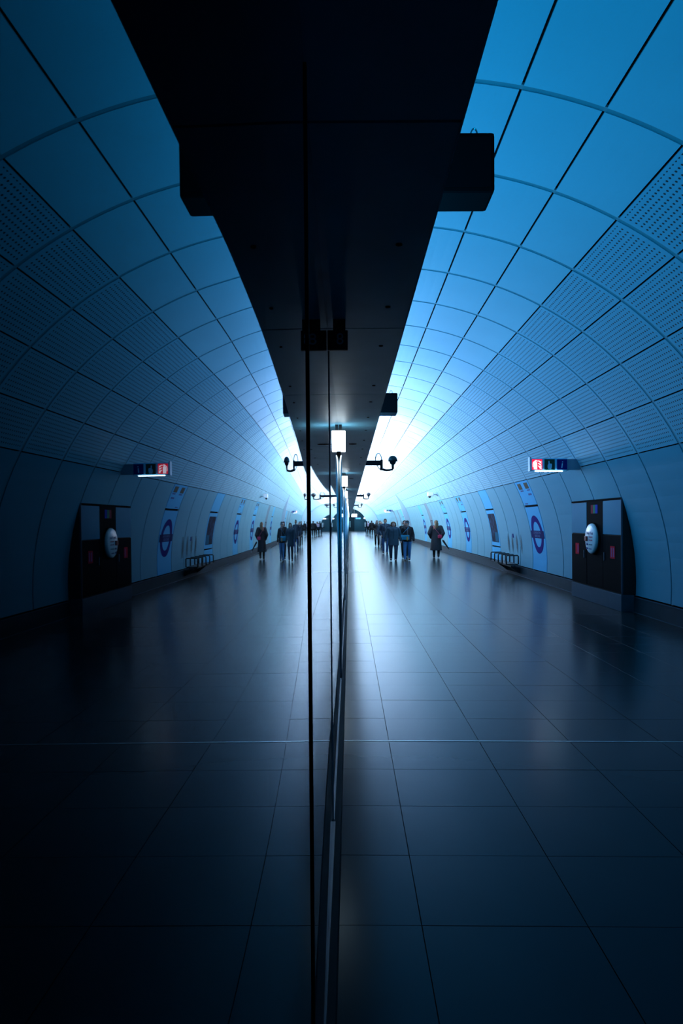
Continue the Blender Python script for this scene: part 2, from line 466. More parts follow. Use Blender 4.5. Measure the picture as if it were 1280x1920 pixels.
for y in (1.2, 2.4, 3.1, 3.79, 4.9, 5.57, 6.4, 7.3, 8.2, 9.2, 10.4, 11.6): link('screw', sc, None, hd, (.175, y, 0))
dl = MB().lathe([(.05, -.004), (.05, .002)], 20).mesh('recessed_lamp'); dl.materials.append(M_BLACK)
for y in (8.6, 15.5, 22.3, 29.2): link('recessed_lamp', dl, None, hd, (.04, y, 0))
# unseen bulkhead added to stop lamp spill over the header, and the dark track side beyond the glass
struct(MB().box(-.42, -.36, -8, YEND, SOF, 5.13).obj('wall_spill_block', mat('spill_block_paint', (.12, .13, .14), .8)), 'unseen dark bulkhead added above the screen header to block lamp spill')
struct(MB().box(-3.2, -3.1, -8, YEND, -.1, 5.0).obj('wall_track', mat('track_wall', (.015, .017, .02), .9)), 'dark wall beyond the tracks behind the glass')
struct(MB().box(-3.2, 5.3, -8.1, -8.0, -.1, 5.4).obj('wall_back', mat('back_wall', (.03, .034, .04), .9)), 'dark end of the tunnel behind the viewer')

# door number sign reaching out from the glass
def text_mesh(body, size, extrude=0.002, align='CENTER'):
    c = bpy.data.curves.new('text', 'FONT'); c.body = body; c.size = size; c.extrude = extrude
    c.align_x = align; c.align_y = 'CENTER'; c.resolution_u = 4
    o = bpy.data.objects.new('text', c); COL.objects.link(o)
    dg = bpy.context.evaluated_depsgraph_get(); me = bpy.data.meshes.new_from_object(o.evaluated_get(dg))
    bpy.data.objects.remove(o); bpy.data.curves.remove(c)
    me.materials.clear(); return me
FACE = Matrix(((1, 0, 0, 0), (0, 0, -1, 0), (0, 1, 0, 0), (0, 0, 0, 1)))      # text facing -Y
ds = thing('door_number_sign', 'small dark hanging sign with the number 8 under the dark soffit', 'sign', (-.050, 3.3, 2.43))
MB().rbox(-.056, .042, -.012, .012, 0, .096, .004).obj('sign_box', M_DARKBOX, ds)
MB().box(-.03, .03, -.008, .008, .096, .15).obj('bracket', M_DARKBOX, ds)
tm = text_mesh('8', .078); tm.transform(FACE); link('number_eight', tm, mat('number_grey', (.55, .65, .72), .5), ds, (.004, -.0135, .05))

# loudspeakers carried on brackets above the header
def speaker(y, d, label):
    t = thing('loudspeaker', label, 'loudspeaker', (.15, y, SOF + .24), 0, 'loudspeakers above the header edge')
    MB().rbox(.31, .69, 0, d, .685, 1.03, .02).obj('cabinet', mat('speaker_black', (.003, .003, .0035), .8, spec=.04), t)
    MB().box(.335, .665, -.005, .0, .71, 1.0).obj('grille', mat('grille_black', (.004, .004, .005), .8, spec=.05), t)
    p = [(.58 + .022 * cos(a), .06, 1.025 + .06 * sin(a)) for a in [pi * i / 8 for i in range(9)]]
    MB().tube(p, .005, 6).obj('cable_loop', M_STEEL, t)
    m = MB(); m.box(-.03, .03, d * .4, d * .4 + .06, 0, .86); m.box(.03, .31, d * .4, d * .4 + .06, .80, .86); m.obj('bracket', M_DARKSTEEL, t)
speaker(3.92, .27, 'nearest and biggest black loudspeaker beside the edge of the dark header')
speaker(11.9, .42, 'second black loudspeaker, farther along the edge of the header')

# dome cameras on arms
def cctv(y, label):
    t = thing('security_camera', label, 'camera', (XS, y, SOF + .0), 0, 'cameras on arms along the header')
    MB().rbox(-.0, .275, -.035, .035, .0, .085, .006).obj('arm', M_DARKBOX, t)
    MB().rbox(.255, .300, -.04, .04, -.085, .10, .006).obj('bracket', M_DARKBOX, t)
    pts = [(.30, 0, -.07), (.36, 0, -.085), (.42, 0, -.08), (.48, 0, -.07)]
    MB().tube(pts, [.024, .02, .018, .016], 8).obj('swan_neck', M_DARKBOX, t, True)
    p = [(.225 + .055 * cos(a), 0, .085 + (.125) * sin(a) - (.0 if a > pi / 2 else .0)) for a in [pi * i / 12 for i in range(13)]]
    MB().tube(p, .009, 8).obj('cable_loop', M_STEEL, t, True)
    p = [(.20, 0, 0), (.23, 0, -.05), (.26, 0, -.07)]
    MB().tube(p, .007, 8).obj('lower_cable', M_DARKBOX, t, True)
    hood = MB(); prof = [(.083, -.020), (.080, .0), (.076, .022), (.061, .054), (.035, .074), (.005, .080)]
    hood.lathe(prof, 18); hood.obj('dome_hood', M_DARKBOX, t, True, (.475, 0, .09))
    MB().ball((0, 0, 0), (.058, .058, .053)).obj('lens_dome', mat('dome_smoke', (.02, .03, .04), .12), t, True, (.475, 0, .062))
    MB().tube([(0, 0, 0), (0, 0, -.085)], [.026, .018], 8).obj('stem', M_DARKBOX, t, True, (.475, 0, .02))
cctv(11.9, 'nearest dark dome camera on an arm from the header')
cctv(27.0, 'second dark dome camera, small, farther along the header')
cctv(43.0, 'farthest tiny dark dome camera by the dark archway')

# ------------------------------------------------------------------ poster panels in the wall
def bend(me, y0, th0, r):
    """flat (u along the tunnel towards the viewer, v up the wall, depth) -> on the curved wall"""
    for v in me.vertices:
        u, w, d = v.co
        v.co = arc(y0 - u, th0 + degrees(w / R), r - d)
    me.update(); return me
def roundel_parts(t, y0, th0, org):
    ring = MB(); n = 48; ro, ri = .515, .345; vs = []; fs = []
    for d in (0, .006):
        for i in range(n):
            a = 2 * pi * i / n; vs.append((ro * cos(a), ro * sin(a), d)); vs.append((ri * cos(a), ri * sin(a), d))
    for i in range(n):
        a, b = 2 * i, 2 * ((i + 1) % n); m = 2 * n
        fs += [(m + a, m + b, m + b + 1, m + a + 1), (a, b, m + b, m + a), (a + 1, m + a + 1, m + b + 1, b + 1)]
    ring.add(vs, fs); me = ring.mesh('roundel_ring'); bend(me, y0, th0, R - .001); me.transform(Matrix.Translation(-org)); link('roundel_ring', me, M_NAVY, t)
    bar = MB()
    for i in range(4):
        bar.box(-.60 + .3 * i, -.60 + .3 * (i + 1), -.10, .10, 0, .010)
    me = bar.mesh('roundel_bar'); bend(me, y0, th0, R - .001); me.transform(Matrix.Translation(-org)); o = link('roundel_bar', me, mat('bar_navy', (.006, .014, .11), .6, spec=.05), t)
    for (txt, dz) in (('LONDON', .044), ('BRIDGE', -.044)):
        me = text_mesh(txt, .098, .001); 
        for v in me.vertices: v.co = Vector((v.co.x * 1.55, v.co.y + dz, v.co.z + .013))
        bend(me, y0, th0, R - .001); me.transform(Matrix.Translation(-org)); link('lettering', me, mat('bar_letter', (.10, .17, .36), .6), o)
def strip(t, org, y0, t0, t1, mt, name, r=R, th=.02, ins=.024):
    v, f, u = curved_plate(t0, t1, y0 + ins, y0 + L - ins, r, th, 6, gap_t=.12)
    me = plate_mesh(name, [(v, f, u)], mt); me.transform(Matrix.Translation(-org)); return link(name, me, None, t)
def flat_on_wall(t, org, yc, th, w, h, mt, name, d=.004):
    m = MB().box(-w / 2, w / 2, -h / 2, h / 2, 0, d).mesh(name); bend(m, yc, th, R - .0005); m.transform(Matrix.Translation(-org)); return link(name, m, mt, t)
M_TXT = mat('print_blue', (.03, .07, .28), .5)
RL = {13: 'nearest roundel panel on the wall, largest, beyond the dark cabinet', 21: 'second roundel panel, left of the framed dark poster',
      25: 'third roundel panel along the wall, right beside the woman in the long coat', 33: 'pale small roundel panel just left of the woman in the long coat', 45: 'farthest narrow roundel panel behind the walkers'}
for k in ROUNDELS:
    y0 = k * L; yc = y0 + L / 2; org = arc(yc, 0, R)
    t = thing('roundel_panel', RL[k], 'sign panel', org, 0, 'blue roundel panels on the wall')
    strip(t, org, y0, WALL_TOP, BOXTOP + .15, M_BLUEFILM, 'header_panel'); strip(t, org, y0, BOXTOP - .35, WALL_BOT, M_BLUEFILM, 'main_panel')
    roundel_parts(t, yc, 8.75, org)
    if k < 33:
        for du in (-.30, .36):
            flat_on_wall(t, org, yc - du, 25.6, .34, .17, mat('notice_brown', (.05, .045, .02), .5, var=.6, scale=12), 'notice_square')
            flat_on_wall(t, org, yc - du - .03, 24.0, .28, .035, M_TXT, 'text_strip')
        flat_on_wall(t, org, yc - .36, 22.5, .30, .05, M_TXT, 'text_strip'); flat_on_wall(t, org, yc + .32, 19.4, .26, .03, M_TXT, 'text_strip')
def poster_pic():
    m = bpy.data.materials.new('poster_dark_print'); m.use_nodes = True; nt = m.node_tree; b = nt.nodes['Principled BSDF']
    uv = nt.nodes.new('ShaderNodeTexCoord'); nz = nt.nodes.new('ShaderNodeTexNoise'); nz.inputs['Scale'].default_value = 5
    nt.links.new(uv.outputs['Object'], nz.inputs['Vector'])
    cr = nt.nodes.new('ShaderNodeValToRGB'); cr.color_ramp.elements[0].color = (.006, .01, .025, 1); cr.color_ramp.elements[1].color = (.03, .07, .15, 1)
    cr.color_ramp.elements[0].position = .45; cr.color_ramp.elements[1].position = .7
    nt.links.new(nz.outputs['Fac'], cr.inputs[0]); nt.links.new(cr.outputs[0], b.inputs['Base Color']); b.inputs['Roughness'].default_value = .6; b.inputs['Specular IOR Level'].default_value = .06
    return m
for k in POSTERS:
    y0 = k * L; yc = y0 + L / 2; org = arc(yc, 0, R)
    t = thing('poster_panel', 'dark portrait poster in a pale blue frame above the bench', 'poster', org)
    strip(t, org, y0, WALL_TOP, BOXTOP + .15, M_BLUEFILM, 'header_panel'); strip(t, org, y0, BOXTOP - .35, 2.45, M_BLUEFILM, 'frame_panel')
    strip(t, org, y0, 2.1, WALL_BOT, M_BLUEFILM, 'bottom_panel')
    v, f, u = curved_plate(16.6, 4.2, y0 + .15, y0 + L - .13, R - .006, .006, 8, gap_t=0)
    me = plate_mesh('printed_sheet', [(v, f, u)], poster_pic()); me.transform(Matrix.Translation(-org)); pr = link('printed_sheet', me, None, t)
    v, f, u = curved_plate(8.4, 4.5, y0 + .17, y0 + .65, R - .0075, .002, 4, gap_t=0)
    me = plate_mesh('teal_figure', [(v, f, u)], mat('print_teal', (.01, .13, .22), .6, spec=.05)); me.transform(Matrix.Translation(-org)); link('teal_figure', me, None, pr)
for k in DARKSLOT:
    y0 = k * L; org = arc(y0 + L / 2, 0, R)
    t = thing('poster_panel', {30: 'tall grey blue wall panel behind the woman in the long coat', 48: 'dark narrow wall panel far behind the walkers', 52: 'farthest dark narrow wall panel near the dark archway'}[k], 'wall panel', org)
    mt = mat('slate_panel', (.14, .24, .30), .5)
    strip(t, org, y0, WALL_TOP, 14, mt, 'upper_sheet'); strip(t, org, y0, 13.8, 4, mat('slate_dark', (.04, .09, .13), .5), 'lower_sheet'); strip(t, org, y0, 3.8, WALL_BOT, M_BLUEFILM, 'bottom_panel')
# small blue sticker on the wall above the bench
org = arc(15.55 * L, 7.6, R)
o = MB().box(-.012, 0, -.05, .05, -.06, .06).obj('blue_sticker', M_NAVY, None, False, org + Vector((-.002, 0, 0)), (0, -radians(7.6), 0)); tag(o, 'small blue sticker on the pale wall above the bench', 'sticker')

def stain_mat():
    m = bpy.data.materials.new('grubby_stain'); m.use_nodes = True; nt = m.node_tree; b = nt.nodes['Principled BSDF']
    b.inputs['Base Color'].default_value = (.10, .12, .13, 1); b.inputs['Roughness'].default_value = .8
    tc = nt.nodes.new('ShaderNodeTexCoord'); sp = nt.nodes.new('ShaderNodeSeparateXYZ'); nt.links.new(tc.outputs['Generated'], sp.inputs[0])
    q = []
    for i in (1, 2):
        d = math_node(nt, 'MULTIPLY', math_node(nt, 'SUBTRACT', sp.outputs[i], .5), 2.0); q.append(math_node(nt, 'MULTIPLY', d, d))
    fall = math_node(nt, 'MAXIMUM', math_node(nt, 'SUBTRACT', 1.0, math_node(nt, 'ADD', q[0], q[1])), 0.0)
    nt.links.new(math_node(nt, 'MULTIPLY', fall, .42), b.inputs['Alpha']); return m
M_STAIN = stain_mat()
for yy in (21.7, 21.17, 20.62, 20.1):
    m = MB().box(-.12, .12, -.32, .32, 0, .001).mesh('rub_mark'); bend(m, yy, 4.6, R - .001); link('rub_mark', m, M_STAIN, wall_right)
# cross passage: recess between wall panels with a projecting portal jamb
yj = 41 * L
por = MB(); vs = []; fs = []; ns = 20
for i in range(ns + 1):
    th = -6 + 52 * i / ns; dpt = .42 * (1 - (i / ns) ** 3) + .02
    for y in (yj, yj + .25):
        vs.append(arc(y, th, R - dpt)); vs.append(arc(y, th, R + .03))
for i in range(ns):
    a = 4 * i
    fs += [(a, a + 1, a + 5, a + 4), (a + 2, a + 6, a + 7, a + 3), (a, a + 4, a + 6, a + 2), (a + 1, a + 3, a + 7, a + 5)]
fs += [(0, 2, 3, 1), (4 * ns, 4 * ns + 1, 4 * ns + 3, 4 * ns + 2)]
por.add(vs, fs); o = por.obj('portal_jamb', mat('jamb_blue', (.36, .50, .60), .5)); tag(o, 'curved pale blue jamb projecting from the wall at a side passage', 'jamb')

# ------------------------------------------------------------------ help point cabinet
y0, y1 = HELP[0] * L, (HELP[1] + 1) * L
hp = thing('help_point_cabinet', 'dark cabinet with a white round help panel set against the wall', 'cabinet', (4.83, (y0 + y1) / 2, 0))
hw = (y1 - y0) / 2; ZT = 2.03
M_CABDARK = mat('cabinet_black', (.008, .008, .009), .8, spec=.03); M_CABSIDE = mat('cabinet_side', (.035, .034, .031), .6, spec=.2); M_CREAM = mat('cabinet_panel', (.07, .27, .38), .6, spec=.06)
MB().add([(0.012, -hw, .31), (.245, -hw, .31), (.245, -hw, .95), (.024, -hw, ZT), (0.012, -hw, ZT), (0.012, hw, .31), (.245, hw, .31), (.245, hw, .95), (.024, hw, ZT), (0.012, hw, ZT)],
         [(0, 1, 2, 3, 4), (9, 8, 7, 6, 5), (0, 4, 9, 5), (4, 3, 8, 9), (0, 5, 6, 1)]).obj('carcass', M_CABSIDE, hp)
MB().rbox(-.02, .215, -hw, hw, 0, .30, .006).obj('plinth', M_GREYPL, hp)
for (a, b) in ((-hw, -.46), (.42, hw)):
    nm = 'upper_panel'
    MB().rbox(-.012, .012, a + .01, b - .01, 1.36, ZT - .04, .004).obj(nm, M_CREAM, hp)
    dr = MB().rbox(-.012, .012, a + .01, b - .01, .33, 1.345, .004).obj('door', M_CABDARK, hp)
    s = -1 if a < 0 else 1
    MB().rbox(-.03, -.012, s * .55 - .015, s * .55 + .015, .86, 1.02, .006).obj('handle', M_GREYPL, dr)
    yy = -.95 if s < 0 else .98; zz = 1.05
    MB().box(-.018, -.012, yy - .11, yy + .11, zz - .13, zz + .10).obj('red_notice', mat('notice_red', (.75, .012, .03), .7, spec=.05), dr)
    for q in (0, 1) if s < 0 else (0,):
        MB().box(-.020, -.018, yy - .08 + .1 * q, yy - .03 + .1 * q, zz - .10, zz + .07).obj('notice_print', mat('notice_pink', (.45, .12, .28), .7, spec=.05), dr)
MB().rbox(-.010, .012, -.45, .41, .33, ZT - .03, .004).obj('centre_panel', M_CABDARK, hp)
MB().box(-.016, .02, -hw, hw, ZT - .03, ZT).obj('top_trim', M_BLACK, hp)
MB().box(-.016, .012, -hw - .004, -hw + .012, .31, ZT).obj('edge_trim', M_GREYPL, hp)
cs = MB(); 
for i, c in enumerate(((.35, .03, .05), (.03, .22, .12), (.02, .05, .42))):
    yy = .16 - .12 * (i + 1)
    MB().box(-.016, -.010, yy, yy + .12, 1.76, 1.93).obj('colour_notice', mat('colour_notice_%s' % 'abc'[i], c, .7, spec=.05), hp)
# round help panel
DM = Matrix(((0, 0, -1, 0), (-1, 0, 0, 0), (0, 1, 0, 0), (0, 0, 0, 1)))       # local z -> -X, local x -> -Y
hc = (0, -.02, 1.265)
hd_ = MB().lathe([(.315, 0), (.315, .03), (.30, .045)], 40, DM).obj('back_ring', M_CABDARK, hp, False, hc)
hb = MB().lathe([(.298, .03), (.298, .075), (.285, .095), (.262, .105)], 40, DM).obj('help_panel', M_WHITE, hp, True, hc)
def disc_text(body, size, u, v, mt, parent=hb):
    me = text_mesh(body, size, .001); me.transform(DM); return link('lettering', me, mt, parent, (-.1065, -u, v))
disc_text('Help Point', .085, 0, .105, mat('print_navy', (.02, .05, .25), .5))
disc_text('Emergency', .048, .05, .035, mat('print_red', (.60, .02, .10), .5)); disc_text('Fire alarm', .048, .05, -.03, MATS['print_red'])
disc_text('Information', .042, .04, -.115, mat('print_green', (.02, .20, .22), .5)); disc_text('Assistance', .040, .02, -.20, MATS['print_navy'])
MB().rbox(-.132, -.10, .12, .24, -.05, .045, .006).obj('alarm_button', mat('alarm_red', (.25, .01, .015), .35), hb)
for v in (-.115, -.195):
    MB().lathe([(.02, .105), (.02, .122)], 14, DM).obj('call_button', MATS['print_navy'], hb, False, (0, .13, v))
# fixed small glow: the sign above it carries a strip of white diodes
# ------------------------------------------------------------------ hanging pictogram signs
M_DIODE = mat('diode_white', (.8, .9, 1), .5, emit=(.6, .82, 1), estr=22.0)
M_REDLIT = mat('sign_red', (.7, .02, .05), .4, emit=(1.0, .012, .05), estr=1.0)
M_REDWHITE = mat('sign_red_white', (.9, .9, .9), .4, emit=(1.0, .9, 1.0), estr=1.4)
M_SGREEN = mat('sign_green', (.01, .06, .04), .6, spec=.1); M_SNAVY = mat('sign_navy', (.005, .012, .16), .6, spec=.1)
def picto_sign(loc, label, detail=True):
    t = thing('hanging_sign', label, 'sign', loc, 0, 'pictogram signs hung from the wall')
    MB().rbox(-.36, .36, 0, .10, -.125, .125, .006).obj('casing', mat('sign_casing', (.30, .75, .95), .5), t)
    MB().box(-.385, -.36, -.03, .10, -.13, .15).obj('end_cap', mat('cap_pale', (.5, .65, .75), .4), t)
    MB().rbox(.36, .62, .02, .08, -.10, .11, .006).obj('wall_arm', mat('sign_arm', (.22, .26, .34), .5), t)
    F = lambda cx: (lambda u, v, d: Vector((cx + u, -d, v)))
    for i, mt in enumerate((M_REDLIT, M_SGREEN, M_SNAVY)):
        cx = -.235 + .245 * i
        f = MB().box(cx - .10, cx + .10, -.006, .0, -.10, .105).obj('picto_panel', mt, t)
        if i == 0:
            m = MB(); m.prism([(-.065, -.09), (.0, -.09), (.0, .035), (-.012, .05), (-.05, .05), (-.065, .035)], .006, .010, F(cx))
            m.prism([(-.04, .05), (-.02, .05), (-.02, .075), (.012, .06), (.014, .07), (-.02, .09), (-.04, .085)], .006, .010, F(cx))
            m.prism([(-.04, .08), (-.08, .05), (-.09, .0), (-.085, -.05), (-.075, -.05), (-.078, .0), (-.068, .045), (-.04, .068)], .006, .010, F(cx))
            for dz in (.05, .0, -.05):
                m.prism([(.015, dz + .03), (.035, dz + .005), (.06, dz - .015), (.088, dz - .02), (.07, dz + .0), (.088, dz + .02), (.06, dz + .012), (.04, dz + .028)], .006, .010, F(cx))
            m.prism([(.01, -.02), (.035, -.045), (.055, -.08), (.088, -.085), (.07, -.06), (.088, -.04), (.05, -.03)], .006, .010, F(cx))
            m.obj('extinguisher_symbol', M_REDWHITE, f)
        elif i == 1:
            m = MB(); m.prism([(-.028, -.09), (.028, -.09), (.042, -.05), (.045, .0), (.035, .02), (.0, .02), (-.006, .07), (-.018, .075), (-.024, .065), (-.022, .015), (-.04, -.01), (-.042, -.05)], .006, .010, F(cx))
            m.obj('hand_symbol', M_DULLWHITE, f)
        else:
            me = text_mesh('i', .20, .002); 
            for v in me.vertices: v.co.x += v.co.y * .12
            me.transform(FACE); link('letter_i', me, M_DULLWHITE, f, (cx, -.008, -.005))
    for i in range(10):
        x = -.27 + .054 * i
        MB().box(x, x + .042, -.012, .03, -.138, -.126).obj('diode', M_DIODE, t)
    return t
ps = picto_sign((3.92, 13.45, 2.72), 'nearest hanging sign with red extinguisher, hand and letter i pictograms')
ps2 = copy_tree(ps); ps2.location = (3.95, 71.0, 2.72); ps2['label'] = 'tiny far hanging sign above the heads of the walkers'

# wall camera, white
wc = thing('wall_camera', 'small white camera on a bracket on the perforated wall', 'camera', (4.42, 34.2, 2.90))
MB().tube([(.0, 0, 0), (-.10, 0, .05), (-.28, 0, .06)], .022, 8).obj('arm', mat('camera_grey', (.45, .52, .58), .4), wc, True)
MB().rbox(-.52, -.24, -.20, .14, -.03, .17, .03).obj('housing', M_WHITE, wc)
MB().ball((0, 0, 0), (.07, .07, .07)).obj('lens_dome', M_DARKBOX, wc, True, (-.42, -.06, -.05))

# ------------------------------------------------------------------ bench by the wall
bn = thing('perch_bench', 'dark tubular metal bench with hoop armrests against the wall', 'bench', (4.95, 21.1, 0))
M_TUBE = mat('bench_metal', (.045, .05, .055), .4, metal=.3)
sx0, sx1 = -.37, -.02
for i in range(5):
    y = -1.08 + .54 * i
    pts = [(sx0, y, .35), (sx0, y, .585), (sx0 + .02, y, .61), (sx1 - .02, y, .61), (sx1, y, .585), (sx1, y, .35)]
    MB().tube(pts, .020, 8).obj('armrest', M_TUBE, bn, True)
for i in range(4):
    y = -1.08 + .54 * i
    MB().rbox(sx0, sx1, y + .03, y + .51, .335, .365, .008).obj('seat', M_TUBE, bn)
MB().rbox(-.25, -.12, -1.15, 1.15, .275, .335, .01).obj('beam', M_TUBE, bn)
for y in (-.8, .8):
    MB().add([(-.22, y - .03, .275), (-.14, y - .03, .275), (.085, y - .03, .06), (.085, y - .03, .22), (-.22, y + .03, .275), (-.14, y + .03, .275), (.085, y + .03, .06), (.085, y + .03, .22)],
             [(0, 2, 3, 1), (4, 5, 7, 6), (0, 4, 6, 2), (1, 3, 7, 5), (0, 1, 5, 4), (2, 6, 7, 3)]).obj('wall_bracket', M_TUBE, bn)
# ------------------------------------------------------------------ far end
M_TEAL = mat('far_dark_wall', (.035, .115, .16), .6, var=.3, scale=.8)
aC, aR = (0.0, .85), 3.0
vs = []; fs = []; n = 40
for y in (YEND, YEND + .3):
    for i in range(n + 1):
        a = radians(-16.5) + (pi + 2 * radians(16.5)) * i / n
        vs.append((aC[0] + aR * cos(a), y, max(0, aC[1] + aR * sin(a))))
        b = radians(-14) + (pi + 2 * radians(14)) * i / n
        vs.append((CX + (R + .06) * cos(b), y, max(-.02, CZ + (R + .06) * sin(b))))
N = 2 * (n + 1)
for i in range(n):
    a = 2 * i
    fs += [(a, a + 1, a + 3, a + 2), (N + a, N + a + 2, N + a + 3, N + a + 1), (a, a + 2, N + a + 2, N + a)]
ew = struct(MB().add(vs, fs).obj('wall_end', M_ENAMEL), 'far end wall with a dark archway')
struct(MB().box(-4.2, 5.2, YEND + 6, YEND + 6.3, -.1, 5.5).obj('wall_end_inner', M_TEAL), 'dark wall deep inside the far archway')
MB().box(-1.0, .9, YEND + 5.9, YEND + 6, 0, 2.7).obj('passage_mouth', mat('passage_dark', (.01, .03, .045), .8), bpy.data.objects['wall_end_inner'])
struct(MB().box(-.6, 3.6, YEND + .3, YEND + 6, 5.0, 5.1).obj('ceiling_end', M_TEAL), 'dark ceiling inside the far archway')
struct(MB().box(3.4, 3.5, YEND + .3, YEND + 6, -.1, 5).obj('wall_end_side', M_TEAL), 'dark side wall inside the far archway')
def lit_sign(x0, x1, z0, z1, y, mt, label, cat='sign', hang=None, foot=False):
    t = thing('lit_sign', label, cat, ((x0 + x1) / 2, y, z0), 0)
    w = (x1 - x0) / 2
    MB().rbox(-w, w, 0, .12, 0, z1 - z0, .02).obj('casing', M_DARKBOX, t)
    MB().box(-w + .02, w - .02, -.01, 0, .02, z1 - z0 - .02).obj('lit_face', mt, t)
    if hang: MB().box(-.04, .04, .03, .09, z1 - z0, hang - z0).obj('hanger', M_DARKBOX, t)
    if foot: MB().box(-.04, .04, .03, .09, -z0, 0).obj('foot', M_DARKBOX, t)
    return t
M_FARWHITE = mat('far_lit_white', (.8, .9, 1), .5, emit=(.8, .93, 1), estr=2.5); M_FARBLUE = mat('far_lit_blue', (.1, .4, .7), .5, emit=(.12, .55, 1), estr=1.0)
q = 120 / 1280.
lit_sign(.32, 1.3, CAMZ + .75, CAMZ + 1.35, YEND - 1, M_FARWHITE, 'white glowing board under the far archway', 'sign', 5.14)
lit_sign(1.05, 1.95, CAMZ + .42, CAMZ + .70, YEND + .6, M_FARBLUE, 'blue glowing sign right of the white board in the far archway', 'sign', 5.0)
lit_sign(2.45, 2.85, CAMZ + .45, CAMZ + .72, YEND + .6, M_FARWHITE, 'small white glowing sign at the right edge of the far archway', 'sign', 5.0)
lit_sign(.05, .17, CAMZ - 1.05, CAMZ + .1, YEND + 5.6, mat('far_strip', (.3, .5, .6), .5, emit=(.2, .45, .6), estr=.6), 'thin upright pale notice inside the far archway', 'sign', None, True)
area_lamp('archway_fill', (1.0, YEND + 3, 3.5), (0, .3, -1), 2, 2, 90, (.25, .7, 1))  # unseen lamp that brightens the teal inside of the far archway

# ------------------------------------------------------------------ people
def remesh(mb, voxel, smooth=4):
    me = bpy.data.meshes.new('tmp'); me.from_pydata(mb.v, [], mb.f); me.update()
    o = bpy.data.objects.new('tmp', me); COL.objects.link(o)
    m = o.modifiers.new('r', 'REMESH'); m.mode = 'VOXEL'; m.voxel_size = voxel; m.use_smooth_shade = True
    s = o.modifiers.new('s', 'SMOOTH'); s.factor = .5; s.iterations = smooth
    dg = bpy.context.evaluated_depsgraph_get(); out = bpy.data.meshes.new_from_object(o.evaluated_get(dg))
    bpy.data.objects.remove(o); bpy.data.meshes.remove(me)
    for p in out.polygons: p.use_smooth = True
    out.materials.clear(); return out
class Blob(MB):
    def cap(s, p, q, r1, r2, flat=1.0):
        p, q = Vector(p), Vector(q)
        s.ball(p, (r1, r1 * flat, r1), 12, 8); s.ball(q, (r2, r2 * flat, r2), 12, 8)
        b = len(s.v); s.tube([p, q], [r1 * .99, r2 * .99], 12)
        if flat != 1.0:
            for i in range(b, len(s.v)):
                v = Vector(s.v[i]); cy = p.y if i < b + 12 else q.y
                s.v[i] = (v.x, cy + (v.y - cy) * flat, v.z)
        return s
M_SKIN = mat('skin', (.48, .30, .24), .55, var=.06, scale=20)
def cloth(name, c): return mat(name, c, .85, var=.18, scale=14, bump=.3)
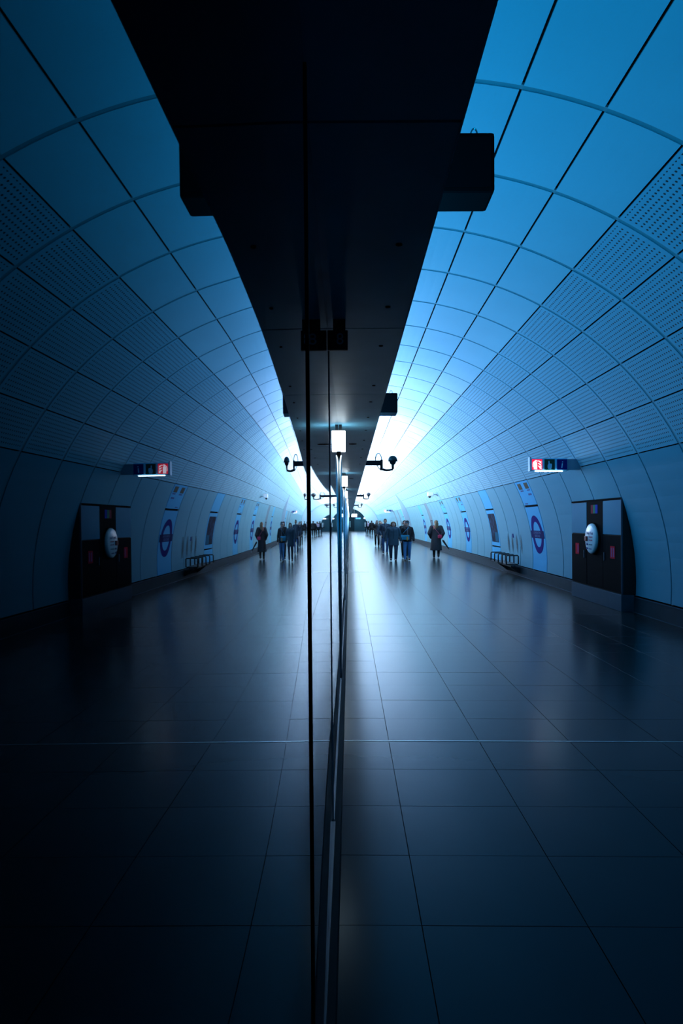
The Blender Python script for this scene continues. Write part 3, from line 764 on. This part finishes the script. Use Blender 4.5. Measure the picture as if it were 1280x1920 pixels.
def person(loc, rotz, H, label, coat, trousers, hair, *, coat_hem=.74, flare=1.0, stride=.16, lead=1, hair_style='short', beanie=None, scarf=None,
           arms='down', voxel=.011, shoes=(.015, .015, .018), group=None, hood=False, skin=M_SKIN, belly=1.0, sole=None, wide=1.0, sleeve=1.0):
    S_ = H / 1.66
    t = thing('person', label, 'person', loc, rotz, group); t.scale = (S_ * wide, S_ * (1 + wide) / 2, S_)
    hipx, shx = .085, .175
    def leg(side):
        f = lead * side * stride                                   # > 0: foot forward (-Y)
        hip = Vector((side * hipx, 0, .86)); ank = Vector((side * (hipx + .0), -f, .085 + (.03 if f < 0 else 0)))
        kn = (hip + ank) / 2 + Vector((side * .012, -.05 - (.03 if f < 0 else 0), .015))
        return hip, kn, ank, f
    def arm(side):
        sh = Vector((side * shx, .0, 1.345)); f = -lead * side * stride * .6
        if arms == 'down' or (arms == 'bag' and side > 0) or (arms == 'bagleft' and side < 0):
            el = Vector((side * (shx + .075), .025 - f * .4, 1.09)); wr = Vector((side * (shx + .095), -.03 - f, .86))
        elif arms == 'pocket':
            el = Vector((side * (shx + .10), .06, 1.09)); wr = Vector((side * (shx + .02), -.05, .90))
        else:
            el = Vector((side * (shx + .07), .03, 1.09)); wr = Vector((side * .10, -.18, 1.03))
        return sh, el, wr
    def legs(b, e):
        for sd in (-1, 1):
            hip, kn, ank, f = leg(sd)
            b.cap(hip, kn, .088 + e, .056 + e); b.cap(kn, ank, .056 + e, .038 + e)
    def torso(b, e, arms_e=None):
        b.ball((0, 0, .92), (.155 + e, .105 + e, .12)); b.ball((0, 0, 1.08), (.135 + e, (.095 + e) * belly, .16)); b.ball((0, .005, 1.25), (.165 + e, .105 + e, .15))
        b.cap((-.13, .005, 1.355), (.13, .005, 1.355), .055 + e * .8, .055 + e * .8)
        for sd in (-1, 1):
            sh, el, wr = arm(sd); ae = e if arms_e is None else arms_e
            b.cap(sh, el, .052 + ae, .040 + ae); b.cap(el, wr, .040 + ae, .028 + ae * .9)
    # body: one continuous surface
    b = Blob(); legs(b, 0); torso(b, 0)
    for sd in (-1, 1):
        hip, kn, ank, f = leg(sd)
        b.cap(ank, ank + Vector((0, -.09, -.042)), .028, .020)
        sh, el, wr = arm(sd); d = (wr - el).normalized(); side_ax = Vector((0, -1, 0)) if abs(d.z) > .6 else Vector((0, 0, 1))
        pc = wr + d * .045; b.cap(wr, pc + d * .02, .024, .030, 1.0)
        for k in range(4):
            o_ = side_ax * (.024 - .016 * k); base_ = pc + d * .03 + o_; ln = (.034, .040, .037, .028)[k]
            curl = Vector((-sd * .012, -.004, 0)); m1 = base_ + d * ln + curl * .5; b.cap(base_, m1, .0085, .008); b.cap(m1, m1 + d * ln * .7 + curl * 1.5, .008, .007)
        th0 = pc - d * .02 + side_ax * .026; b.cap(th0, th0 + d * .035 + side_ax * .02, .010, .009); b.cap(th0 + d * .035 + side_ax * .02, th0 + d * .06 + side_ax * .022, .009, .007)
    b.cap((0, .012, 1.36), (0, .004, 1.47), .052, .048)
    b.ball((0, .0, 1.565), (.072, .092, .095)); b.ball((0, -.022, 1.505), (.054, .062, .06)); b.ball((0, -.062, 1.468), (.026, .02, .018))
    b.cap((0, -.088, 1.56), (0, -.104, 1.527), .009, .013)
    for sd in (-1, 1): b.ball((sd * .073, .008, 1.54), (.012, .02, .03)); b.ball((sd * .036, -.066, 1.523), (.022, .02, .02))
    link('body', remesh(b, min(voxel, .0085), 2), skin, t)
    if voxel < .014:
        for sd in (-1, 1):
            MB().ball((0, 0, 0), (.012, .007, .006), 10, 6).obj('eye', M_BLACK, t, True, (sd * .030, -.088, 1.556))
            MB().tube([(sd * .016, -.092, 1.575), (sd * .032, -.093, 1.58), (sd * .05, -.082, 1.575)], .0045, 6).obj('eyebrow', hair, t, True)
        MB().ball((0, 0, 0), (.022, .008, .006), 10, 6).obj('mouth', mat('lips', (.32, .09, .09), .5), t, True, (0, -.083, 1.490))
    # trousers, shoes
    b = Blob(); legs(b, .014); b.ball((0, 0, .90), (.165, .118, .11)); link('trousers', remesh(b, voxel), trousers, t)
    for sd in (-1, 1):
        hip, kn, ank, f = leg(sd); b = Blob(); zz = ank.z - .085
        b.cap((ank.x, ank.y + .02, .05 + zz), (ank.x, ank.y + .02, .12 + zz), .046, .046)
        b.cap((ank.x, ank.y + .035, .036 + zz), (ank.x + sd * .012, ank.y - .15, .034 + zz), .036, .034); b.box(ank.x - .034, ank.x + .04, ank.y - .17, ank.y + .06, zz + .0, zz + .02)
        sh_ = link('shoe', remesh(b, .01, 2), mat('shoe_%d' % int(shoes[0] * 1000), shoes, .5), t)
        if sole: MB().rbox(ank.x - .04, ank.x + .045, ank.y - .18, ank.y + .065, zz, zz + .025, .008).obj('sole', sole, sh_)
    # coat down to its hem: one lofted skirt under the upper part
    b = Blob(); torso(b, .030, .024 * sleeve)
    b.cap((0, .0, 1.30), (0, .0, .96), .135, .14, .86); b.ball((0, 0, 1.12), (.165, .132, .26))
    for q_ in (-1, 1): b.cap((q_ * .09, 0, 1.30), (q_ * .085, 0, .95), .10, .095, 1.1)
    if coat_hem < .9:
        prof = []; n = 10; vs = []; fs = []; m_ = 24
        for i in range(n + 1):
            q_ = i / n; z = 1.06 + (coat_hem - 1.06) * q_; e = .96 + (flare - .96) * q_
            ax, ay = .186 * e, (.136 + stride * .25 * q_ * (1 if coat_hem < .6 else .4)) * e
            for k in range(m_):
                a = 2 * pi * k / m_; w = 1 + (.035 * cos(5 * a + 1) * q_ if coat_hem < .6 else 0)
                vs.append((ax * w * cos(a), ay * w * sin(a), z))
        for i in range(n):
            for k in range(m_):
                a_, b_ = i * m_ + k, i * m_ + (k + 1) % m_; fs.append((a_, a_ + m_, b_ + m_, b_))
        fs += [tuple(range(m_)), tuple(n * m_ + k for k in range(m_ - 1, -1, -1))]
        b.add(vs, fs)
    if hood: b.ball((0, .075, 1.40), (.13, .085, .09)); b.cap((-.09, 0, 1.40), (.09, 0, 1.40), .05, .05)
    else: b.cap((-.035, .01, 1.40), (.035, .01, 1.40), .058, .058)
    co = link('coat', remesh(b, voxel, 5), coat, t)
    if voxel < .014:
        MB().tube([(0, -.145, 1.36), (0, -.148, 1.2), (0, -.143, 1.05), (0, -.138, .95)], .005, 6).obj('front_seam', M_BLACK, co, True)
    if scarf is not None:
        b = Blob()
        for i in range(10):
            a0, a1 = 2 * pi * i / 10, 2 * pi * (i + 1) / 10
            b.cap((.068 * cos(a0), .07 * sin(a0), 1.415), (.068 * cos(a1), .07 * sin(a1), 1.415), .030, .030)
        b.cap((.012, -.09, 1.40), (.014, -.145, 1.22), .028, .028); b.cap((.014, -.150, 1.22), (.012, -.152, 1.02), .028, .022)
        link('scarf', remesh(b, .011), scarf, t)
    # hair or hat
    b = Blob()
    if hair_style != 'none':
        b.ball((0, .020, 1.580), (.080, .090, .090)); b.ball((0, -.03, 1.625), (.066, .058, .038)); b.ball((0, .045, 1.52), (.072, .062, .07))
        if hair_style == 'bob':
            for sd in (-1, 1): b.cap((sd * .072, .0, 1.60), (sd * .082, .005, 1.49), .026, .030); b.cap((sd * .05, -.06, 1.625), (sd * .076, -.035, 1.57), .022, .02)
        if hair_style == 'long':
            b.cap((0, .07, 1.55), (.03, .115, 1.30), .055, .045); b.cap((.0, .06, 1.5), (.10, .085, 1.28), .06, .04); b.cap((-.05, .06, 1.5), (-.04, .09, 1.36), .05, .04)
        if hair_style == 'tied': b.ball((0, .11, 1.57), .04)
    if beanie is None:
        link('hair', remesh(b, .0095, 2), hair, t)
    else:
        link('hair', remesh(b, .0095, 2), hair, t)
        b = Blob(); b.ball((0, .006, 1.605), (.090, .104, .090)); b.ball((0, .004, 1.60), (.094, .108, .042)); 
        bn_ = link('beanie', remesh(b, .0095, 2), beanie[0], t)
        pts = [(.084 * cos(2 * pi * i / 24), .004 + .100 * sin(2 * pi * i / 24), 1.592) for i in range(25)]
        MB().tube(pts, .020, 8, False).obj('cuff', beanie[1], bn_, True)
    return t
DK = .9
C_NAVY = cloth('coat_navy', (.012, .030, .055)); C_TEALC = cloth('coat_slate', (.018, .050, .075)); C_BLACK = cloth('coat_black', (.010, .010, .013)); C_CHAR = cloth('coat_charcoal', (.018, .020, .026))
C_JEAN = cloth('jeans_blue', (.06, .20, .40)); C_JEANDK = cloth('jeans_dark', (.015, .03, .06)); C_BLK = cloth('trousers_black', (.009, .009, .011)); C_NAVYJ = cloth('jeans_navy', (.02, .06, .16))
H_BROWN = mat('hair_brown', (.17, .085, .035), .6, var=.3, scale=60); H_DARK = mat('hair_dark', (.015, .012, .012), .5); H_FAIR = mat('hair_auburn', (.16, .085, .035), .6, var=.3, scale=60)
PV = lambda px, s: (px - 655) / s
pA = person((PV(737, 46.2), 27.7, 0), radians(-3), 1.60, 'person in a slate blue padded coat and dark trousers, left of the walking pair', C_TEALC, C_JEANDK, H_BROWN, coat_hem=.66, stride=.07, hair_style='bob', hood=True, arms='down', flare=1.08, wide=1.16)
pB = person((PV(763, 45.9), 27.9, 0), radians(-6), 1.62, 'person in a beanie, black jacket and blue jeans, right of the walking pair', C_BLACK, C_JEAN, H_DARK, coat_hem=.80, stride=.10, lead=-1, beanie=(cloth('beanie_black', (.012, .013, .016)), cloth('beanie_grey_band', (.07, .12, .15))), scarf=cloth('scarf_grey', (.09, .08, .09)), arms='down')
pC = person((PV(722, 37.6), 34.1, 0), radians(-3), 1.74, 'tall dark-haired man in a navy coat and blue jeans behind the walking pair', C_NAVY, C_NAVYJ, H_DARK, coat_hem=.74, stride=.10, scarf=cloth('scarf_slate', (.06, .09, .12)), arms='pocket', skin=mat('skin_tan', (.38, .20, .14), .55))
pD = person((PV(706.5, 29.0), 44.2, 0), radians(2), 1.68, 'woman all in black with dark hair, leftmost of the walkers coming forward', C_BLACK, C_BLK, H_DARK, coat_hem=.86, stride=.06, hair_style='long', arms='front', voxel=.013)
pE = person((PV(715.5, 30.5), 42.0, 0), 0, 1.60, 'bald person in a dark coat and pale scarf, half hidden behind the tall man', C_NAVY, cloth('trousers_pale', (.45, .42, .44)), H_BROWN, coat_hem=.78, stride=.10, hair_style='none', scarf=cloth('scarf_pale', (.45, .50, .55)), voxel=.014, shoes=(.6, .55, .56))
pF = person((PV(758.5, 43.0), 29.8, 0), radians(-4), 1.66, 'dark-clad person mostly hidden directly behind the person in the beanie', C_BLACK, C_BLK, H_DARK, coat_hem=.74, stride=.08, hair_style='bob', voxel=.014)
pG = person((PV(712, 29.5), 43.4, 0), 0, 1.66, 'dark-haired person hidden between the bald person and the woman in black', C_CHAR, C_BLK, H_DARK, coat_hem=.74, stride=.06, voxel=.014)
pW = person((PV(817, 42.5), 30.1, 0), radians(180 - 6), 1.66, 'woman with auburn hair in a long dark coat walking away beside the wall', C_CHAR, C_BLK, H_FAIR, coat_hem=.34, flare=1.30, stride=.10, wide=1.08, sleeve=1.9, hair_style='long', arms='pocket', shoes=(.02, .018, .016), sole=mat('sole_white', (.6, .6, .62), .5))
far_spec = [(687.5, 15.2, 84, 'farthest walker on the left with a pale bag on the back', 1.70), (690.8, 15.9, 80.5, 'far walker with a pink and white backpack', 1.66), (696.5, 17.0, 75.3, 'far dark walker right of the two with bags', 1.72)]
PF = []
for i, (px, s, y, lab, h) in enumerate(far_spec):
    PF.append(person((PV(px, s), y, 0), pi, h, lab, (C_CHAR, C_NAVY, C_BLACK)[i], (C_JEANDK, C_BLK, C_BLK)[i], (H_DARK, H_BROWN, H_DARK)[i], coat_hem=.80, stride=.12, voxel=.016, arms='down'))
# things they carry (top-level: they could be put down)
def bag(loc, rotz, label, sx, sy, sz, mt, strap_pts=None, strap_mat=None, flap=True, name='handbag'):
    t = thing(name, label, 'bag', loc, rotz)
    MB().rbox(-sx, sx, -sy, sy, 0, sz, min(sx, sy, sz) * .45).obj('pouch', mt, t, True)
    if flap: MB().rbox(-sx * 1.01, sx * 1.01, -sy - .012, -sy + .02, sz * .45, sz * .98, .012).obj('flap', mt, t, True)
    if strap_pts: MB().tube(strap_pts, .009, 6).obj('strap', strap_mat or mt, t, True)
    return t
bx, by, _ = pB.location
bag((bx - .10, by - .19, .86), radians(-6), 'teal pouch bag worn at the waist by the person in the beanie', .17, .05, .20, cloth('bag_teal', (.02, .22, .34)),
    [(-.15, .03, .18), (-.05, .02, .30), (.06, .03, .42), (.16, .06, .50)])
o = MB().rbox(-.03, .03, -.02, .02, 0, .15, .015).obj('orange_bottle', mat('orange_wrap', (.60, .25, .04), .5), None, True, (bx - .02, by - .27, .84)); tag(o, 'orange bottle held against the teal pouch', 'bottle')
wx, wy, _ = pW.location
bag((wx + .14, wy - .205, .87), radians(180), 'small red shoulder bag on the hip of the woman in the long coat', .085, .04, .15, mat('red_leather', (.52, .02, .07), .45),
    [(-.0, .02, .15), (.10, -.012, .28), (.20, -.02, .40), (.28, .0, .50), (.30, -.08, .545), (.28, -.17, .535)], mat('strap_pink', (.52, .08, .16), .5))
um = thing('umbrella', 'folded black umbrella held out behind the woman in the long coat', 'umbrella', (wx + .26, wy - .12, .80))
D = Vector((.29, -.02, -.42)); 
MB().tube([D * 0, D * .12, D * .8, D * 1.0], [.012, .045, .028, .008], 10).obj('folded_canopy', C_BLACK, um, True)
MB().tube([-D * .28, D * 1.12], .007, 6).obj('shaft', M_STEEL, um)
MB().tube([-D * .25, -D * .38, -D * .42 + Vector((-.03, 0, .0)), -D * .34 + Vector((-.06, 0, 0))], .011, 6).obj('handle', M_DARKBOX, um, True)
fx, fy, _ = PF[1].location
bag((fx, fy - .25, 1.03), 0, 'pink and white backpack on a far walker', .17, .09, .38, mat('pack_pink', (.75, .50, .62), .6), None, None, True, 'backpack')
fx, fy, _ = PF[0].location
bag((fx - .22, fy - .22, .95), radians(12), 'pale slung bag on the farthest walker', .05, .06, .55, mat('bag_pale', (.7, .75, .78), .6), None, None, False, 'shoulder_bag')
